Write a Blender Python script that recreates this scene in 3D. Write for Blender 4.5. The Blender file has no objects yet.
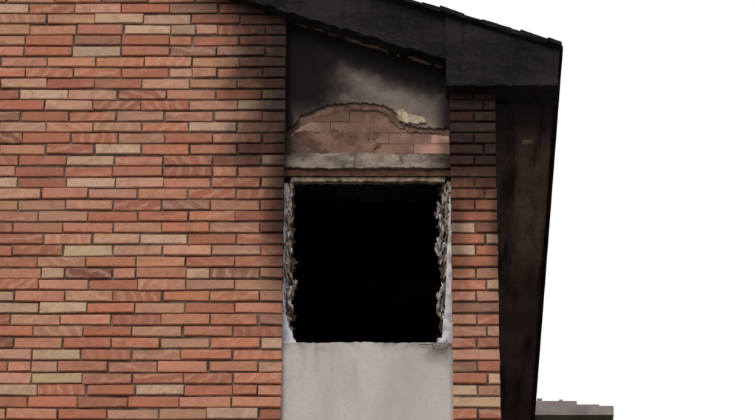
import bpy, bmesh, math, random
from mathutils import Vector, noise
random.seed(7)
R=random.Random(11)
Z0=9.243            # height of the burnt window's centre above the ground
sc=bpy.context.scene
sc.view_settings.view_transform='Standard'
sc.view_settings.look='None'
sc.view_settings.exposure=0

# ------------------------------------------------------------ node helpers
class NT:
    def __init__(s,name):
        s.m=bpy.data.materials.new(name); s.m.use_nodes=True
        s.t=s.m.node_tree; s.t.nodes.clear()
        s.out=s.t.nodes.new('ShaderNodeOutputMaterial')
        s.b=s.t.nodes.new('ShaderNodeBsdfPrincipled')
        s.t.links.new(s.b.outputs[0],s.out.inputs[0])
        s.g=s.t.nodes.new('ShaderNodeNewGeometry')
        sp=s.t.nodes.new('ShaderNodeSeparateXYZ'); s.t.links.new(s.g.outputs['Position'],sp.inputs[0])
        s.pos=s.g.outputs['Position']; s.X,s.Y,s.Zw=sp.outputs
        s.Z=s.math('SUBTRACT',s.Zw,Z0)
    def put(s,sock,v):
        if isinstance(v,bpy.types.NodeSocket): s.t.links.new(v,sock)
        elif isinstance(v,(tuple,list)) and len(v)==3 and sock.type=='RGBA': sock.default_value=(*v,1)
        else: sock.default_value=v
    def math(s,op,a,b=0.0,c=None,clamp=False):
        n=s.t.nodes.new('ShaderNodeMath'); n.operation=op; n.use_clamp=clamp
        s.put(n.inputs[0],a); s.put(n.inputs[1],b)
        if c is not None: s.put(n.inputs[2],c)
        return n.outputs[0]
    def ramp(s,v,a,b,lo=0.0,hi=1.0):
        n=s.t.nodes.new('ShaderNodeMapRange'); n.interpolation_type='SMOOTHSTEP'
        s.put(n.inputs[0],v); n.inputs[1].default_value=a; n.inputs[2].default_value=b
        n.inputs[3].default_value=lo; n.inputs[4].default_value=hi
        if a>b:
            n.inputs[1].default_value=b; n.inputs[2].default_value=a
            n.inputs[3].default_value=hi; n.inputs[4].default_value=lo
        return n.outputs[0]
    def noise(s,scale,detail=5,vec=None,rough=.55,dist=0.0,stretch=None):
        v=vec or s.pos
        if stretch:
            mp=s.t.nodes.new('ShaderNodeMapping'); s.t.links.new(v,mp.inputs[0]); mp.inputs['Scale'].default_value=stretch; v=mp.outputs[0]
        n=s.t.nodes.new('ShaderNodeTexNoise'); n.inputs['Scale'].default_value=scale
        n.inputs['Detail'].default_value=detail; n.inputs['Roughness'].default_value=rough; n.inputs['Distortion'].default_value=dist
        s.t.links.new(v,n.inputs['Vector']); return n.outputs[0]
    def mix(s,f,a,b,mode='MIX'):
        n=s.t.nodes.new('ShaderNodeMix'); n.data_type='RGBA'; n.blend_type=mode; n.clamp_factor=True
        s.put(n.inputs[0],f); s.put(n.inputs[6],a); s.put(n.inputs[7],b); return n.outputs[2]
    def attr(s,name):
        n=s.t.nodes.new('ShaderNodeAttribute'); n.attribute_name=name; return n
    def bump(s,h,strength,dist):
        n=s.t.nodes.new('ShaderNodeBump'); n.inputs['Strength'].default_value=strength; n.inputs['Distance'].default_value=dist
        s.t.links.new(h,n.inputs['Height']); s.t.links.new(n.outputs[0],s.b.inputs['Normal'])
    def fin(s,col,rough=.9,spec=.12):
        s.put(s.b.inputs['Base Color'],col); s.put(s.b.inputs['Roughness'],rough)
        s.b.inputs['Specular IOR Level'].default_value=spec
        return s.m

SOOT=(.011,.009,.009)
def deepen(n,s,p=2.4):
    """thin soot already darkens a surface a lot"""
    return n.math('SUBTRACT',1.0,n.math('POWER',n.math('SUBTRACT',1.0,s,clamp=True),p))
def facade_soot(n):
    """soot left by the fire around the upper window: real discolouration of the masonry"""
    w=n.noise(3.2,6)
    wx=n.math('MULTIPLY_ADD',w,.5,n.X); wx=n.math('SUBTRACT',wx,.25)
    w2=n.noise(2.1,5,stretch=(1,1,.6))
    wz=n.math('MULTIPLY_ADD',w2,.6,n.Z); wz=n.math('SUBTRACT',wz,.3)
    # left of the bay
    a=n.ramp(wx,-.92,-.48); a2=n.ramp(wz,-.15,.75)
    nar=n.ramp(n.X,-.64,-.47); nar2=n.ramp(wz,-.85,.25)
    L=n.math('MULTIPLY',a,a2); L2=n.math('MULTIPLY',n.math('MULTIPLY',nar,nar2),.88)
    left=n.math('MAXIMUM',L,L2)
    left=n.math('MULTIPLY',left,n.ramp(n.X,-.2,-.3,0,1)) # only left wall
    # pillar on the right
    p=n.math('MULTIPLY',n.ramp(wz,-.22,.38),n.ramp(n.X,.2,.3))
    p1=n.math('MULTIPLY',n.ramp(n.X,.50,.38),n.ramp(wz,-.85,.0)); p1=n.math('MULTIPLY',n.math('MULTIPLY',p1,n.ramp(n.X,.2,.3)),.55)
    p2=n.math('MULTIPLY',n.ramp(n.X,.52,.598),n.ramp(wz,-.75,.1)); p2=n.math('MULTIPLY',p2,.65)
    p=n.math('MAXIMUM',n.math('MAXIMUM',p,p1),p2)
    # below the rake of the roof
    d=n.math('SUBTRACT',n.math('MULTIPLY_ADD',n.X,-.36,.958),n.Z)
    e=n.math('MULTIPLY',n.ramp(d,.26,.02),n.ramp(n.X,-1.2,-.55))
    s=n.math('MAXIMUM',n.math('MAXIMUM',left,p),e)
    s=n.math('MULTIPLY',s,n.math('MULTIPLY_ADD',n.noise(30,5),.5,.66),clamp=True)
    return deepen(n,s,2.1)

def m_brick():
    n=NT('burnt_wall_brick')
    c=n.attr('col').outputs['Color']; r=n.attr('rnd')
    va=n.t.nodes.new('ShaderNodeVectorMath'); va.operation='MULTIPLY_ADD'
    n.t.links.new(r.outputs['Vector'],va.inputs[0]); va.inputs[1].default_value=(17,9,23); n.t.links.new(n.pos,va.inputs[2])
    rot=n.t.nodes.new('ShaderNodeVectorRotate'); rot.rotation_type='Y_AXIS'
    n.t.links.new(va.outputs[0],rot.inputs[0])
    sp=n.t.nodes.new('ShaderNodeSeparateXYZ'); n.t.links.new(r.outputs['Vector'],sp.inputs[0])
    n.t.links.new(n.math('MULTIPLY',sp.outputs[1],3.1),rot.inputs['Angle'])
    wv=n.t.nodes.new('ShaderNodeTexWave'); wv.inputs['Scale'].default_value=6; wv.inputs['Distortion'].default_value=5.5
    wv.inputs['Detail'].default_value=4; wv.inputs['Detail Scale'].default_value=2.6; wv.inputs['Detail Roughness'].default_value=.6
    n.t.links.new(rot.outputs[0],wv.inputs[0])
    m=n.ramp(wv.outputs['Fac'],.46,.95)
    m=n.math('MULTIPLY',m,n.ramp(sp.outputs[2],.25,.90,0,.72))
    m=n.math('MULTIPLY',m,n.ramp(n.noise(16,5,va.outputs[0]),.3,.6,.4,1))
    lite=n.mix(.55,c,(.62,.40,.29))
    c=n.mix(m,c,lite)
    blot=n.noise(14,6,va.outputs[0]); c=n.mix(n.ramp(blot,.48,.72,0,.5),c,n.mix(.6,c,(.13,.07,.055)))
    blot2=n.noise(9,6,va.outputs[0],dist=1.0); c=n.mix(n.ramp(blot2,.55,.75,0,.35),c,(.46,.28,.20))
    fine=n.noise(150,3); c=n.mix(n.ramp(fine,.35,.7,0,.35),c,n.mix(.5,c,(.13,.09,.07)))
    pits=n.noise(70,4,va.outputs[0]); c=n.mix(n.ramp(pits,.62,.72,0,.55),c,(.09,.055,.045))
    big=n.noise(1.1,4); c=n.mix(n.ramp(big,.4,.7,0,.3),c,n.mix(.5,c,(.20,.12,.09)))
    s=facade_soot(n)
    c=n.mix(n.math('MULTIPLY',s,.95),c,(.014,.010,.010))
    h=n.math('ADD',n.noise(45,6,va.outputs[0]),n.math('MULTIPLY',wv.outputs['Fac'],.15))
    n.bump(h,.7,.006)
    return n.fin(c,.92,.08)
def m_mortar():
    n=NT('mortar')
    c=n.mix(n.ramp(n.noise(11,6),.3,.7),(.065,.046,.04),(.23,.165,.13))
    c=n.mix(n.math('MULTIPLY',facade_soot(n),.95),c,SOOT)
    n.bump(n.noise(60,5),.9,.006)
    return n.fin(c,.95,.05)
def m_brickfield():
    n=NT('side_brickwork')
    bt=n.t.nodes.new('ShaderNodeTexBrick')
    cx=n.t.nodes.new('ShaderNodeCombineXYZ'); n.put(cx.inputs[0],n.math('ADD',n.X,n.Y)); n.put(cx.inputs[1],n.Zw)
    n.t.links.new(cx.outputs[0],bt.inputs[0]); bt.inputs['Scale'].default_value=1
    bt.inputs['Brick Width'].default_value=.243; bt.inputs['Row Height'].default_value=.0633; bt.inputs['Mortar Size'].default_value=.006
    bt.inputs['Color1'].default_value=(.38,.14,.08,1); bt.inputs['Color2'].default_value=(.28,.10,.06,1); bt.inputs['Mortar'].default_value=(.12,.09,.08,1)
    n.bump(bt.outputs['Fac'],-.6,.01)
    return n.fin(n.mix(n.noise(9,5),bt.outputs['Color'],(.27,.13,.09),'MIX'),.9,.1)
def m_plain(name,a,b,scale=20,rough=.85,bs=.4,bd=.004,spec=.15,stretch=None):
    n=NT(name)
    f=n.ramp(n.noise(scale,7,stretch=stretch),.32,.68)
    n.bump(n.noise(scale*2.5,5),bs,bd)
    return n.fin(n.mix(f,a,b),rough,spec)
def m_fascia():
    n=NT('charred_fascia')
    c=n.mix(n.ramp(n.noise(4,8,rough=.65,stretch=(.5,1,1.6)),.3,.7),(.007,.006,.007),(.028,.023,.026))
    c=n.mix(n.ramp(n.noise(38,6,rough=.7),.5,.72,0,.55),c,(.050,.040,.041))
    c=n.mix(n.ramp(n.noise(22,6,stretch=(1,1,.15)),.52,.7,0,.5),c,(.006,.005,.006))
    n.bump(n.noise(45,7,rough=.7),.9,.01)
    return n.fin(c,.85,.06)
def m_plaster():
    n=NT('scorched_plaster')
    c=n.mix(n.ramp(n.noise(7,7),.3,.7),(.165,.135,.118),(.28,.24,.212))
    c=n.mix(n.ramp(n.noise(28,6),.5,.72,0,.55),c,(.11,.08,.068))
    w=n.noise(4.5,8,rough=.62); wx=n.math('MULTIPLY_ADD',w,.42,n.math('SUBTRACT',n.X,.21))
    a=n.math('MULTIPLY',n.ramp(wx,-.02,-.34),n.ramp(n.Z,.42,.70))
    d=n.math('SUBTRACT',n.math('MULTIPLY_ADD',n.X,-.36,.958),n.Z)
    d=n.math('MULTIPLY_ADD',w,.20,n.math('SUBTRACT',d,.10))
    e=n.ramp(d,.26,.07)
    ed=n.ramp(n.X,-.37,-.465)
    ed2=n.math('MULTIPLY',n.ramp(n.X,.26,.365),.85)
    s=n.math('MAXIMUM',n.math('MAXIMUM',a,e),n.math('MAXIMUM',ed,ed2))
    s=n.math('MULTIPLY_ADD',n.noise(13,6,rough=.65),.16,n.math('MULTIPLY',s,.9),clamp=True)
    s=deepen(n,s,1.8)
    c=n.mix(s,c,(.010,.008,.008))
    n.bump(n.noise(35,7),.8,.007)
    return n.fin(c,.92,.06)
def m_coat():
    n=NT('scratch_coat')
    c=n.mix(n.ramp(n.noise(11,7),.3,.7),(.085,.050,.038),(.22,.135,.10))
    c=n.mix(n.ramp(n.noise(30,5),.55,.7,0,.7),c,(.045,.03,.026))
    s=n.math('MAXIMUM',n.ramp(n.X,-.34,-.47,0,.85),n.ramp(n.Z,.38,.34,0,.6))
    c=n.mix(s,c,SOOT); n.bump(n.noise(40,7),.9,.008)
    return n.fin(c,.95,.06)
def m_block():
    n=NT('clay_block')
    c=n.attr('col').outputs['Color']
    c=n.mix(n.ramp(n.noise(8,7),.34,.66,0,.8),c,(.14,.082,.06))
    c=n.mix(n.ramp(n.noise(19,6),.5,.7,0,.5),c,(.30,.21,.16))
    c=n.mix(n.ramp(n.Z,.50,.64,0,.55),c,(.05,.032,.026))
    n.bump(n.noise(50,5),.7,.006); return n.fin(c,.9,.08)
def m_lintel():
    n=NT('lintel_concrete')
    c=n.mix(n.ramp(n.noise(9,7,stretch=(1,1,2.5)),.3,.68),(.11,.085,.068),(.30,.25,.205))
    c=n.mix(n.ramp(n.noise(24,6,stretch=(1,1,.4)),.5,.72,0,.8),c,(.035,.026,.022))
    e=n.math('MAXIMUM',n.ramp(n.X,-.33,-.47,0,.6),n.ramp(n.X,.22,.37,0,.9))
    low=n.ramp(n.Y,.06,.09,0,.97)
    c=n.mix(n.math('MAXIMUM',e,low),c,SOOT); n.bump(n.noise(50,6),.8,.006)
    return n.fin(c,.92,.08)
def m_panel():
    n=NT('parapet_render')
    c=n.mix(n.ramp(n.noise(3.5,7,stretch=(1,1,.45)),.3,.7),(.39,.365,.34),(.49,.46,.435))
    c=n.mix(n.ramp(n.noise(60,4),.5,.75,0,.35),c,(.30,.27,.25))
    st=n.noise(16,5,stretch=(1,1,.12))
    k=n.math('MULTIPLY',n.ramp(st,.5,.72),n.ramp(n.Z,-1.15,-.73,0,.30))
    c=n.mix(k,c,(.17,.15,.14))
    k2=n.math('MULTIPLY',n.ramp(n.X,.10,.34),n.ramp(n.noise(9,6),.40,.60)); k2=n.math('MULTIPLY',k2,n.ramp(n.Z,-.88,-.74,0,.75))
    c=n.mix(k2,c,(.06,.05,.05))
    k3=n.math('MULTIPLY',n.ramp(n.noise(13,7,rough=.7),.42,.65),n.ramp(n.Z,-.79,-.722,0,.5)); c=n.mix(k3,c,(.08,.065,.06))
    ed=n.math('MAXIMUM',n.ramp(n.X,-.44,-.468,0,.3),n.ramp(n.X,.345,.366,0,.35))
    c=n.mix(ed,c,(.15,.12,.11))
    n.bump(n.noise(110,4),.4,.003)
    return n.fin(c,.85,.1)
def m_chunk():
    n=NT('burst_insulation')
    c=n.attr('col').outputs['Color']
    c=n.mix(n.ramp(n.noise(60,5),.52,.72,0,.6),c,(.06,.048,.043))
    n.bump(n.noise(120,6),1,.008); return n.fin(c,.95,.05)
def m_soffit():
    n=NT('smoked_soffit')
    c=n.mix(n.ramp(n.noise(2.6,7),.3,.7),(.070,.056,.062),(.125,.103,.110))
    g=n.math('MULTIPLY',n.ramp(n.Y,.25,.7),n.ramp(n.Y,2.6,1.2)); g=n.math('MULTIPLY',g,n.ramp(n.X,.66,.82))
    g=n.math('MULTIPLY',g,n.ramp(n.noise(5,7,rough=.65,stretch=(1,.25,1)),.3,.62,.10,.85))
    c=n.mix(g,c,(.34,.27,.25))
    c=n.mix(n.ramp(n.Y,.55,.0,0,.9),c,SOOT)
    k=n.ramp(n.noise(12,6,rough=.65,stretch=(1,.10,1)),.46,.68,0,.85)
    c=n.mix(k,c,(.02,.016,.018))
    c=n.mix(n.ramp(n.noise(30,5),.5,.75,0,.4),c,(.012,.01,.01))
    n.bump(n.noise(22,6),.6,.01)
    return n.fin(c,.9,.06)

M=dict(brick=m_brick(),mortar=m_mortar(),field=m_brickfield(),plaster=m_plaster(),coat=m_coat(),block=m_block(),lintel=m_lintel(),
 panel=m_panel(),chunk=m_chunk(),soffit=m_soffit(),fascia=m_fascia(),
 char=m_plain('charred_timber',(.006,.005,.006),(.022,.018,.019),14,.85,.8,.012,.08,(1,1,2)),
 room=m_plain('sooted_plaster',(.012,.008,.008),(.075,.045,.034),2.2,.98,.5,.02,.0),
 board=m_plain('scorched_board',(.006,.004,.003),(.026,.014,.010),6,.95,.6,.01,.0),
 rust=m_plain('rusted_steel',(.045,.023,.014),(.11,.055,.032),25,.8,.5,.003),
 bead=m_plain('scorched_bead',(.07,.05,.035),(.30,.24,.17),22,.85,.5,.003),
 pvc=m_plain('window_pvc',(.32,.32,.36),(.66,.65,.66),18,.5,.3,.003),
 pvcold=m_plain('window_pvc_clean',(.62,.61,.6),(.7,.7,.69),8,.4,.1,.001),
 cream=m_plain('peeled_render',(.28,.21,.15),(.48,.39,.29),30,.9,.8,.004),
 concrete=m_plain('concrete',(.16,.14,.135),(.28,.25,.24),3,.9,.4,.01),
 wallfar=m_plain('apartment_render',(.20,.17,.165),(.29,.25,.24),2,.9,.3,.01),
 wire=m_plain('burnt_cable',(.01,.01,.01),(.03,.03,.03),30,.6,.1,.001),
 ground=m_plain('ground_grass',(.035,.05,.02),(.07,.085,.035),.8,.95,.6,.05),
 asphalt=m_plain('asphalt',(.04,.04,.042),(.065,.063,.062),30,.9,.5,.005),
 paving=m_plain('paving_concrete',(.24,.23,.21),(.32,.30,.28),5,.9,.4,.005))
g=NT('window_glass'); g.b.inputs['Metallic'].default_value=0; M['glass']=g.fin((.02,.025,.03),.05,.8)

# ------------------------------------------------------------ mesh helpers
def empty(name,loc=(0,0,0)):
    o=bpy.data.objects.new(name,None); sc.collection.objects.link(o); o.location=loc; return o
def obj(name,verts,faces,mat,parent=None,cols=None,rnds=None,smooth=False,tri=False):
    me=bpy.data.meshes.new(name); me.from_pydata(verts,[],faces)
    if cols:
        a=me.color_attributes.new('col','FLOAT_COLOR','POINT')
        a.data.foreach_set('color',[v for c in cols for v in (*c,1.0)])
    if rnds:
        a=me.attributes.new('rnd','FLOAT_VECTOR','POINT'); a.data.foreach_set('vector',[v for c in rnds for v in c])
    me.materials.append(M[mat]); 
    bm=bmesh.new(); bm.from_mesh(me)
    bmesh.ops.recalc_face_normals(bm,faces=bm.faces)
    if tri: bmesh.ops.triangulate(bm,faces=bm.faces)
    bm.to_mesh(me); bm.free()
    if smooth: me.polygons.foreach_set('use_smooth',[True]*len(me.polygons))
    o=bpy.data.objects.new(name,me); sc.collection.objects.link(o)
    if parent: o.parent=parent
    return o
def boxes(name,bl,mat,parent=None,bevel=0):
    V=[];F=[]
    for (x0,x1,y0,y1,z0,z1) in bl:
        i=len(V)
        V+=[(x,y,z) for z in (z0,z1) for y in (y0,y1) for x in (x0,x1)]
        F+=[(i,i+2,i+3,i+1),(i+4,i+5,i+7,i+6),(i,i+1,i+5,i+4),(i+2,i+6,i+7,i+3),(i,i+4,i+6,i+2),(i+1,i+3,i+7,i+5)]
    o=obj(name,V,F,mat,parent)
    if bevel:
        b=o.modifiers.new('b','BEVEL'); b.width=bevel; b.segments=2
    return o
def prism(name,poly,y0,y1,mat,parent=None,back=None):
    """polygon in facade (x,h) extruded in depth"""
    n=len(poly); bk=back or poly
    V=[(x,y0,h+Z0) for x,h in poly]+[(x,y1,h+Z0) for x,h in bk]
    F=[tuple(range(n)),tuple(range(2*n-1,n-1,-1))]+[(i,(i+1)%n,n+(i+1)%n,n+i) for i in range(n)]
    return obj(name,V,F,mat,parent,tri=True)
def rag(pts,step=.012,amp=.006,rr=R):
    out=[]
    for (a,b),(c,d) in zip(pts[:-1],pts[1:]):
        L=math.hypot(c-a,d-b); k=max(1,int(L/step))
        for i in range(k):
            t=i/k; j=0 if i==0 and not out else 1
            out.append((a+(c-a)*t+j*rr.uniform(-amp,amp),b+(d-b)*t+j*rr.uniform(-amp,amp)))
    out.append(pts[-1]); return out

htop=lambda x:.8747+.348*(.929-x)
hbot=lambda x:htop(x)-.243
RIDGE=-3.95
house=empty('brick_house')
BX0,BX1=-.469,.368
offs=[0,-6.2]
WL=-8.6; WR=.598

# ------------------------------------------------------------ bricks
palette=[((.45,.17,.10),26),((.48,.21,.135),24),((.38,.14,.088),16),((.50,.26,.18),14),((.54,.36,.24),8),((.49,.33,.215),5),((.23,.09,.063),4),((.46,.235,.145),12),((.31,.15,.105),5)]
pw=[p[1] for p in palette]
V=[];F=[];C=[];D=[]
def brick(x0,x1,z0,z1,y0,y1,ch=.0035,j=.0026,col=None,rn=None):
    i=len(V)
    J=lambda s=j:R.uniform(-s,s)
    ty=J(.004)
    cor=[(x0+J(),z0+J()),(x1+J(),z0+J()),(x1+J(),z1+J()),(x0+J(),z1+J())]
    ins=[(1,1),(-1,1),(-1,-1),(1,-1)]
    for (x,z),(a,b) in zip(cor,ins): V.append((x+a*ch,y0+ty+J(.002),z+b*ch))
    for x,z in cor: V.append((x,y0+ty+ch,z))
    for x,z in cor: V.append((x,y1,z))
    F.append((i,i+1,i+2,i+3))
    for k in range(4):
        l=(k+1)%4
        F.append((i+k,i+4+k,i+4+l,i+l)); F.append((i+4+k,i+8+k,i+8+l,i+4+l))
    c=col or R.choices(palette,pw)[0][0]
    f=R.uniform(.84,1.12); c=tuple(min(.8,v*f*R.uniform(.96,1.04)) for v in c)
    rn=rn or (R.random(),R.random(),R.random())
    C.extend([c]*12); D.extend([rn]*12)
CO=.0633; JN=.0112
segs=[(WL,BX0-6.2),(BX1-6.2,BX0)]
nrow=int((Z0+2.8)/CO)
for r in range(nrow):
    z0=r*CO+.004; z1=z0+CO-JN; h=(z0+z1)/2-Z0
    for (a,b) in segs:
        x=b; first=True
        while x>a+.02:
            L=.243
            if first: L=(.243 if r%2 else .118)
            elif R.random()<.07: L=.121
            L+=R.uniform(-.008,.008)
            xl=max(a,x-L)
            jj=R.choice((.005,.008,.012))
            if x-xl>.03 and h<hbot((x+xl)/2)+.02+(.0 if (x+xl)/2>RIDGE else -99) or ((x+xl)/2<=RIDGE and h<hbot(RIDGE*2-(x+xl)/2)+.02):
                dz=R.uniform(-.002,.002)
                brick(xl+(0 if xl==a else jj),x,z0+dz,z1+dz+R.choice((0,0,.003)),0,.09)
            x=xl; first=False
    if h<.70:
        k=r%4
        if k in(0,2): brick(BX1,.484,z0,z1,0,.09); brick(.493,WR,z0,z1,0,.09)
        elif k==1: brick(BX1,WR,z0,z1,0,.09)
        else: brick(BX1,WR-.064,z0,z1,0,.09); brick(WR-.055,WR,z0,z1,0,.09)
obj('facade_bricks',V,F,'brick',house,C,D)

# mortar backing
e=.003
def slope_poly(a,b,lo):
    t=lambda x:(hbot(x) if x>RIDGE else hbot(2*RIDGE-x))+.1
    xs=[a]+([RIDGE] if a<RIDGE<b else [])+[b]
    return [(a,lo),(b,lo)]+[(x,t(x)) for x in reversed(xs)]
MY=.011
prism('mortar_wall',slope_poly(BX1-6.2+e,BX0-e,-Z0),MY,.30,'mortar',house)
prism('mortar_wall_far',slope_poly(WL+e,BX0-6.2-e,-Z0),MY,.30,'mortar',house)
prism('mortar_pillar',[(BX1+e,-Z0),(WR-e,-Z0),(WR-e,.74),(BX1+e,.9)],MY,.30,'mortar',house)
# remaining walls of the house
boxes('side_wall',[(WR-.25,WR-.004,.302,12,0,Z0+.70)],'field',house)
boxes('rear_wall',[(WL,WR-.26,11.75,12,0,Z0+.7)],'field',house)
boxes('far_side_wall',[(WL+.004,WL+.25,.302,11.7,0,Z0+.66)],'field',house)

# ------------------------------------------------------------ bays
for oi,ox in enumerate(offs):
    a,b=BX0-.002+ox,BX1+.002+ox
    for fl in range(3):
        dz=-2.85*fl; burnt=(oi==0 and fl==0)
        lo=-.7208+dz; bottom=(.352+dz-2.85) if fl<2 else -Z0
        if not(burnt): 
            prism('parapet_panel',[(a,bottom),(b,bottom),(b,lo),(a,lo)],.022,.29,'panel',house)
            prism('window_lintel',[(a,.249+dz),(b,.249+dz),(b,.345+dz),(a,.345+dz)],.03,.29,'concrete',house)
            wx0,wx1=-.44+ox,.34+ox
            z0,z1=Z0+lo,Z0+.249+dz
            boxes('window_frame',[(a,wx0+.05,.10,.17,z0,z1),(wx1-.05,b,.10,.17,z0,z1),(wx0+.05,wx1-.05,.10,.17,z0,z0+.06),(wx0+.05,wx1-.05,.10,.17,z1-.06,z1),((wx0+wx1)/2-.03,(wx0+wx1)/2+.03,.105,.165,z0+.06,z1-.06)],'pvcold',house)
            boxes('window_pane',[(wx0+.05,wx1-.05,.135,.145,z0+.05,z1-.05)],'glass',house)
            boxes('window_sill',[(a+.004,b-.004,-.02,.12,z0-.03,z0+.012)],'concrete',house)
            if fl==0: prism('bay_plaster',[(a,.347),(b,.347),(b,hbot(b)+.1 if oi==0 else hbot(2*RIDGE-b)+.1),(a,hbot(2*RIDGE-a)+.1)],.05,.29,'concrete',house)
a,b=BX0-.002,BX1+.002
# burnt bay ---------------------------------------------------
top=rag([(a,-.719),(-.30,-.7225),(-.1,-.718),(.1,-.722),(.25,-.7195),(b,-.7235)],.015,.0025)
prism('parapet_panel',[(a,-2.498)]+top[::1]+[(b,-2.498)],.020,.16,'panel',house)
prism('parapet_inner',[(a,-2.5),(b,-2.5),(b,-.75),(a,-.75)],.162,.30,'concrete',house)
prism('bay_core',[(a,.36),(b,.36),(b,hbot(b)+.1),(a,hbot(a)+.1)],.085,.30,'coat',house)
low=rag([(a,.485),(-.45,.50),(-.395,.56),(-.32,.60),(-.24,.628),(-.165,.638),(-.09,.642),(-.01,.636),(.04,.622),(.08,.600),(.10,.555),(.13,.512),(.24,.497),(b,.49)],.012,.007)
prism('plaster_skin',low+[(b,hbot(b)+.1),(a,hbot(a)+.1)],.050,.084,'plaster',house)
low2=rag([(a,.43),(-.40,.505),(-.33,.56),(-.22,.590),(-.14,.615),(-.02,.605),(.05,.575),(.09,.52),(.16,.478),(.30,.47),(b,.455)],.01,.007)
up2=rag([(b,.56),(.1,.62),(-.05,.67),(-.2,.66),(-.4,.60),(a,.53)],.05,.001)
prism('under_coat',low2+up2,.062,.083,'coat',house)
# clay blocks exposed
V=[];F=[];C=[];D=[]
brown=[(.20,.115,.085),(.22,.13,.095),(.18,.10,.075),(.24,.15,.115)]
rows=[(.350,.409),(.413,.472),(.476,.535),(.539,.60),(.604,.70)]
for ri,(zl,zh) in enumerate(rows):
    x=a+.004-(.1 if ri%2 else 0)
    while x<b-.01:
        L=R.uniform(.19,.23); x1=min(x+L,b-.002)
        if b-x1<.06: x1=b-.002
        col=R.choice(brown)
        if ri<2 and x>.10: col=(.52,.29,.225)
        elif ri<2 and x>-.05: col=(.26,.155,.115)
        brick(max(x,a+.002),x1-.002,Z0+zl,Z0+zh+.0015,.066,.084,.0015,.001,col)
        x=x1
obj('clay_blocks',V,F,'block',house,C,D)
pc=rag([(a,.352),(-.05,.352),(-.02,.38),(.02,.40),(-.02,.43),(.0,.47),(-.06,.50),(-.14,.46),(-.22,.50),(-.30,.47),(-.38,.49),(a,.43)],.012,.006)
prism('scratch_coat_patch',pc,.062,.0655,'coat',house)
pc=rag([(.10,.585),(.125,.60),(.15,.572),(.19,.565),(.235,.55),(.245,.525),(.20,.513),(.15,.52),(.11,.53),(.10,.585)],.008,.004)
prism('render_flake',pc[:-1],.040,.0655,'cream',house)
# lintel with crumbling arrises
tp=rag([(b,.320),(.30,.332),(.1,.329),(-.05,.338),(-.25,.333),(-.40,.338),(a,.318)],.010,.004)
bt=rag([(a,.256),(-.2,.251),(.1,.256),(b,.250)],.015,.003)
prism('window_lintel',bt+tp,.026,.299,'lintel',house)
prism('lintel_bedding',[(a,.30),(b,.30),(b,.352),(a,.352)],.060,.084,'coat',house)
prism('lintel_angle',[(a,.214),(b,.214),(b,.250),(a,.252)],.042,.298,'rust',house)
bt=rag([(-.437,.186),(-.2,.190),(0,.188),(.2,.191),(.340,.185)],.010,.003)
prism('head_bead',bt+[(.340,.213),(-.437,.213)],.052,.085,'bead',house)
prism('head_core',[(a,.196),(b,.196),(b,.2135),(a,.2135)],.086,.297,'char',house)
prism('jamb_core_left',[(a,-.76),(-.446,-.76),(-.446,.195),(a,.195)],.10,.299,'char',house)
prism('jamb_core_right',[(.350,-.76),(b,-.76),(b,.195),(.350,.195)],.10,.299,'char',house)

# burst insulation and broken jamb edges
V=[];F=[];C=[]
def rock(cx,cy,cz,rx,ry,rz,col,shear):
    bm=bmesh.new(); bmesh.ops.create_icosphere(bm,subdivisions=2,radius=1)
    i=len(V); o=Vector((R.uniform(0,50),R.uniform(0,50),0))
    for v in bm.verts:
        k=1+.9*noise.noise(v.co*1.3+o)+.7*noise.noise(v.co*4+o)
        V.append((cx+v.co.x*rx*k+shear*v.co.z*rz,cy+v.co.y*ry*k,cz+v.co.z*rz*k)); C.append(col)
    for f in bm.faces: F.append(tuple(i+v.index for v in f.verts))
    bm.free()
tones=[(.62,.58,.55),(.54,.50,.47),(.70,.67,.65),(.36,.30,.26),(.12,.10,.09),(.50,.42,.35),(.42,.38,.36)]
z=-.70
while z<.185:
    for side in(0,1):
        base=-.457 if side==0 else .358
        s=1 if side==0 else -1
        wid=.006+.034*max(0,.5+noise.noise(Vector((0,side*7.3,z*9)))*1.8)
        if side==1: wid*=1.35
        for k in range(3):
            px=base+s*R.uniform(-.003,wid)
            t=R.choice(tones)
            if abs(px-base)>wid*.9: t=R.choice(tones[2:6])
            rock(px,R.uniform(.07,.12),Z0+z+R.uniform(-.01,.01),R.uniform(.002,.008),R.uniform(.01,.025),R.uniform(.006,.034),t,R.uniform(-.7,.7))
    z+=.009
obj('jamb_debris',V,F,'chunk',house,C)
for side in(0,1):
    x0=a if side==0 else b; s=1 if side==0 else -1
    for k,(yy,w,mt) in enumerate([(.10,.050,'coat'),(.078,.030,'bead'),(.064,.018,'pvc')]):
        pts=[]
        z=-.719
        while z<.19:
            q=w*(1+ .6*noise.noise(Vector((k*5.1,side*3.3,z*14)))+.6*noise.noise(Vector((k,side,z*60))))
            if k==2: q*= .7+.9*max(0,(-z-.15)) if side else (.8 if z<.0 else 1.3)
            pts.append((x0+s*max(.003,q),z)); z+=.007
        prism('jamb_layer',[(x0,-.719)]+pts+[(x0,pts[-1][1])],yy,yy+.02,mt,house)
prism('frame_remnant_left',rag([(a,-.7185),(-.400,-.7185),(-.402,-.700),(-.415,-.685),(-.418,-.655),(-.44,-.625),(-.452,-.56),(a,-.54),(a,-.7185)],.012,.002)[:-1],.040,.062,'pvc',house)
prism('frame_remnant_right',rag([(b,-.7185),(.290,-.7185),(.292,-.690),(.318,-.685),(.322,-.62),(.334,-.52),(.340,-.40),(.346,-.2),(.356,-.1),(b,-.05),(b,-.7185)],.012,.002)[:-1],.040,.062,'pvc',house)
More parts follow.
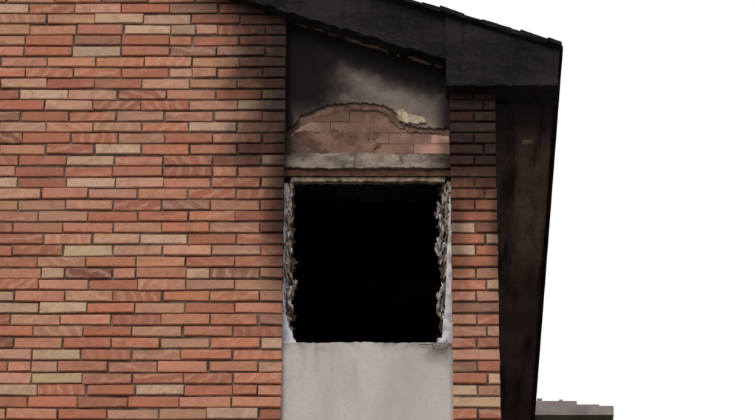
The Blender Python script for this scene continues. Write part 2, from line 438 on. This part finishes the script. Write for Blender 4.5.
# hanging cable
cu=bpy.data.curves.new('burnt_cable','CURVE'); cu.dimensions='3D'; cu.bevel_depth=.0014
def cable(pts):
    s=cu.splines.new('BEZIER'); s.bezier_points.add(len(pts)-1)
    for p,q in zip(s.bezier_points,pts):
        p.co=(q[0],q[1],q[2]+Z0); p.handle_left_type=p.handle_right_type='AUTO'
cable([(.34,.06,-.68),(.33,.012,-.725),(.27,.008,-.740),(.30,.008,-.765),(.345,.010,-.75)])
cable([(.30,.06,-.66),(.28,.010,-.73),(.20,.010,-.735)])
o=bpy.data.objects.new('burnt_cable',cu); sc.collection.objects.link(o); cu.materials.append(M['wire']); o.parent=house

# ------------------------------------------------------------ burnt room
rx0,rx1,ry0,ry1,rz0,rz1=-2.4,.34,.3,4.2,Z0-1.7,Z0+.55
boxes('room_shell',[(rx0-.1,rx0,ry0,ry1,rz0,rz1),(rx1,rx1+.005,ry0,ry1,rz0,rz1),(rx0-.1,rx1+.005,ry1,ry1+.1,rz0-.1,rz1+.1),(rx0-.1,rx1+.005,ry0+.002,ry1,rz1,rz1+.1),(rx0-.1,rx1+.005,ry0+.002,ry1,rz0-.1,rz0)],'room',house)
bl=[]
for k in range(9):
    y=.55+k*.4; bl.append((rx0,rx1,y,y+.05,rz1-.06-R.uniform(0,.02),rz1-.001))
boxes('ceiling_battens',bl,'char',house)
pc=rag([(-.12,-.30),(-.02,-.16),(.0,-.02),(.08,.04),(.14,-.03),(.22,-.06),(.30,-.02),(.31,-.42),(.20,-.36),(.12,-.44),(.02,-.36),(-.12,-.30)],.025,.016)
prism('fallen_ceiling_board',[(x,h+.42) for x,h in pc[:-1]],1.1,1.13,'board',house)

# ------------------------------------------------------------ roof
def verge(x0,x1,f): 
    n=int(abs(x1-x0)/.03); xs=[x0+(x1-x0)*i/n for i in range(n+1)]
    T=[(x,f(x)) for x in xs]; B=[(x,f(x)-.243+(0 if i in(0,n) else R.uniform(-.010,.007))) for i,x in enumerate(xs)]
    return B+T[::-1]
prism('verge_board',verge(RIDGE,.350,htop),-.060,.05,'fascia',house)
prism('verge_board_far',verge(WL-.33,RIDGE,lambda x:htop(2*RIDGE-x)),-.060,.05,'fascia',house)
EB=.670
eb=rag([(.350,EB),(.913,EB)],.02,.004)
prism('eave_return',eb+[(.918,.74),(.929,.8747),(.350,htop(.350))],-.080,.12,'fascia',house)
prism('eave_soffit',[(WR-.002,EB+.0005),(.913,EB+.0005),(.929,.8747),(WR-.002,.95)],.121,12.2,'soffit',house,
      back=[(WR-.002,EB+.0005),(1.05,EB+.0005),(1.07,.8747),(WR-.002,.95)])
prism('eave_board_edge',[(.905,EB-.01),(.925,EB-.01),(.940,.880),(.905,.880)],.122,12.25,'char',house,back=[(1.045,EB-.01),(1.065,EB-.01),(1.08,.880),(1.045,.880)])
lp=[];x=-.75
while x<.34: lp.append((x,hbot(x)-.004+R.uniform(-.005,.005))); x+=.02
prism('verge_lath',lp+[(x,h+.014) for x,h in reversed(lp)],.028,.049,'coat',house)
for nm,x0,x1,f in(('roof_slope',RIDGE,.945,htop),('roof_slope_far',WL-.36,RIDGE,lambda x:htop(2*RIDGE-x))):
    P=[(x0,f(x0)+.002),(x1,f(x1)+.002),(x1,f(x1)+.022),(x0,f(x0)+.022)]
    prism(nm,P,-.095,12.3,'char',house,back=[(p[0]+(.14 if (x1>0 and i in(1,2)) else 0),p[1]) for i,p in enumerate(P)])
V=[];F=[]
def tile(x0,x1,y0,y1,lift,th,tilt):
    i=len(V)
    for y in(y0,y1):
        for (x,dz) in((x0,lift+tilt),(x1,lift),(x1,lift+th),(x0,lift+th+tilt)):
            V.append((x,y,Z0+htop(x)+.022+dz))
    F.extend([(i,i+1,i+2,i+3),(i+7,i+6,i+5,i+4),(i,i+4,i+5,i+1),(i+1,i+5,i+6,i+2),(i+2,i+6,i+7,i+3),(i+3,i+7,i+4,i)])
for col in range(6):
    x=.952+R.uniform(-.02,.0)
    while x>-1.6:
        L=R.uniform(.03,.16)
        tile(x-L,x,-.110+col*.25+R.uniform(-.01,.01),.12+col*.25+R.uniform(-.02,.02),R.uniform(-.022,-.008),R.uniform(.016,.028),R.uniform(-.004,.008))
        x-=L-.002
obj('burnt_tiles',V,F,'char',house)
pc=rag([(.758,.50),(.80,.49),(.81,.53),(.785,.55),(.76,.545),(.758,.50)],.01,.004)[:-1]
o=obj('soffit_scrap',[(x,y,Z0+EB-.005) for x,y in pc]+[(x,y,Z0+EB-.0005) for x,y in pc],[tuple(range(len(pc)))]+[(i,(i+1)%len(pc),len(pc)+(i+1)%len(pc),len(pc)+i) for i in range(len(pc))],'cream',house,tri=True)

# ------------------------------------------------------------ distant apartment building
ap=empty('apartment_building',(0,0,0))
H=Z0+7.50
boxes('walls',[(-14,2.55,20,32,0,H)],'wallfar',ap)
boxes('roof_coping',[(-14.2,2.66,19.8,32.2,H,H+.11)],'concrete',ap)
boxes('roof_parapet',[(-13,2.25,19.83,20.1,H+.112,H+.185),(2.253,2.5,19.84,20.1,H+.112,H+.145)],'wallfar',ap)
boxes('roof_ducts',[(1.80,1.86,19.85,19.95,H+.187,H+.225),(2.05,2.09,19.85,19.9,H+.187,H+.21),(-6,-4,24,27,H+.12,H+2)],'concrete',ap)
wb=[];wf=[]
for f in range(5):
    for k in range(6):
        x=-12.8+k*2.5; z=1.2+f*3.1
        wb.append((x,x+1.2,19.97,20.02,z,z+1.5)); wf.append((x-.08,x+1.28,19.94,19.985,z-.1,z-.003))
boxes('window_panes',wb,'glass',ap); boxes('window_sills',wf,'concrete',ap)

# ------------------------------------------------------------ ground
def sheet(name,x0,x1,y0,y1,z,mat): return obj(name,[(x0,y0,z),(x1,y0,z),(x1,y1,z),(x0,y1,z)],[(0,1,2,3)],mat)
sheet('ground',-1500,1500,-1500,1500,-.02,'ground')
sheet('road',-200,200,-22,-9.152,-.012,'asphalt')
boxes('pavement',[(-200,200,-9,-.3,-.1,.12)],'paving')
boxes('kerb',[(-200,200,-9.15,-9.004,-.1,.125)],'concrete')

# ------------------------------------------------------------ light: bright thin overcast
el,az=math.radians(40),math.radians(212)
w=bpy.data.worlds.new('World'); sc.world=w; w.use_nodes=True
nt=w.node_tree; bg=nt.nodes['Background']
sk=nt.nodes.new('ShaderNodeTexSky'); sk.sky_type='NISHITA'; sk.sun_disc=False; sk.sun_elevation=el; sk.sun_rotation=az
sk.dust_density=3; sk.air_density=1
mx=nt.nodes.new('ShaderNodeMix'); mx.data_type='RGBA'; mx.inputs[0].default_value=.88
nt.links.new(sk.outputs[0],mx.inputs[6]); mx.inputs[7].default_value=(8.6,8.5,8.75,1)   # cloud deck
nt.links.new(mx.outputs[2],bg.inputs[0]); bg.inputs[1].default_value=.13
sd=bpy.data.lights.new('sun','SUN'); sd.energy=1.4; sd.angle=math.radians(28); sd.color=(1,.91,.81)
so=bpy.data.objects.new('sun',sd); sc.collection.objects.link(so)
d=Vector((math.sin(az)*math.cos(el),math.cos(az)*math.cos(el),math.sin(el)))
so.rotation_euler=d.to_track_quat('Z','Y').to_euler()

cam=bpy.data.cameras.new('camera'); co=bpy.data.objects.new('camera',cam); sc.collection.objects.link(co)
co.location=(0,-15,1.6); co.rotation_euler=(math.radians(117),0,0)
cam.lens=160.5; cam.sensor_width=36; cam.clip_end=4000; cam.clip_start=.1
sc.camera=co
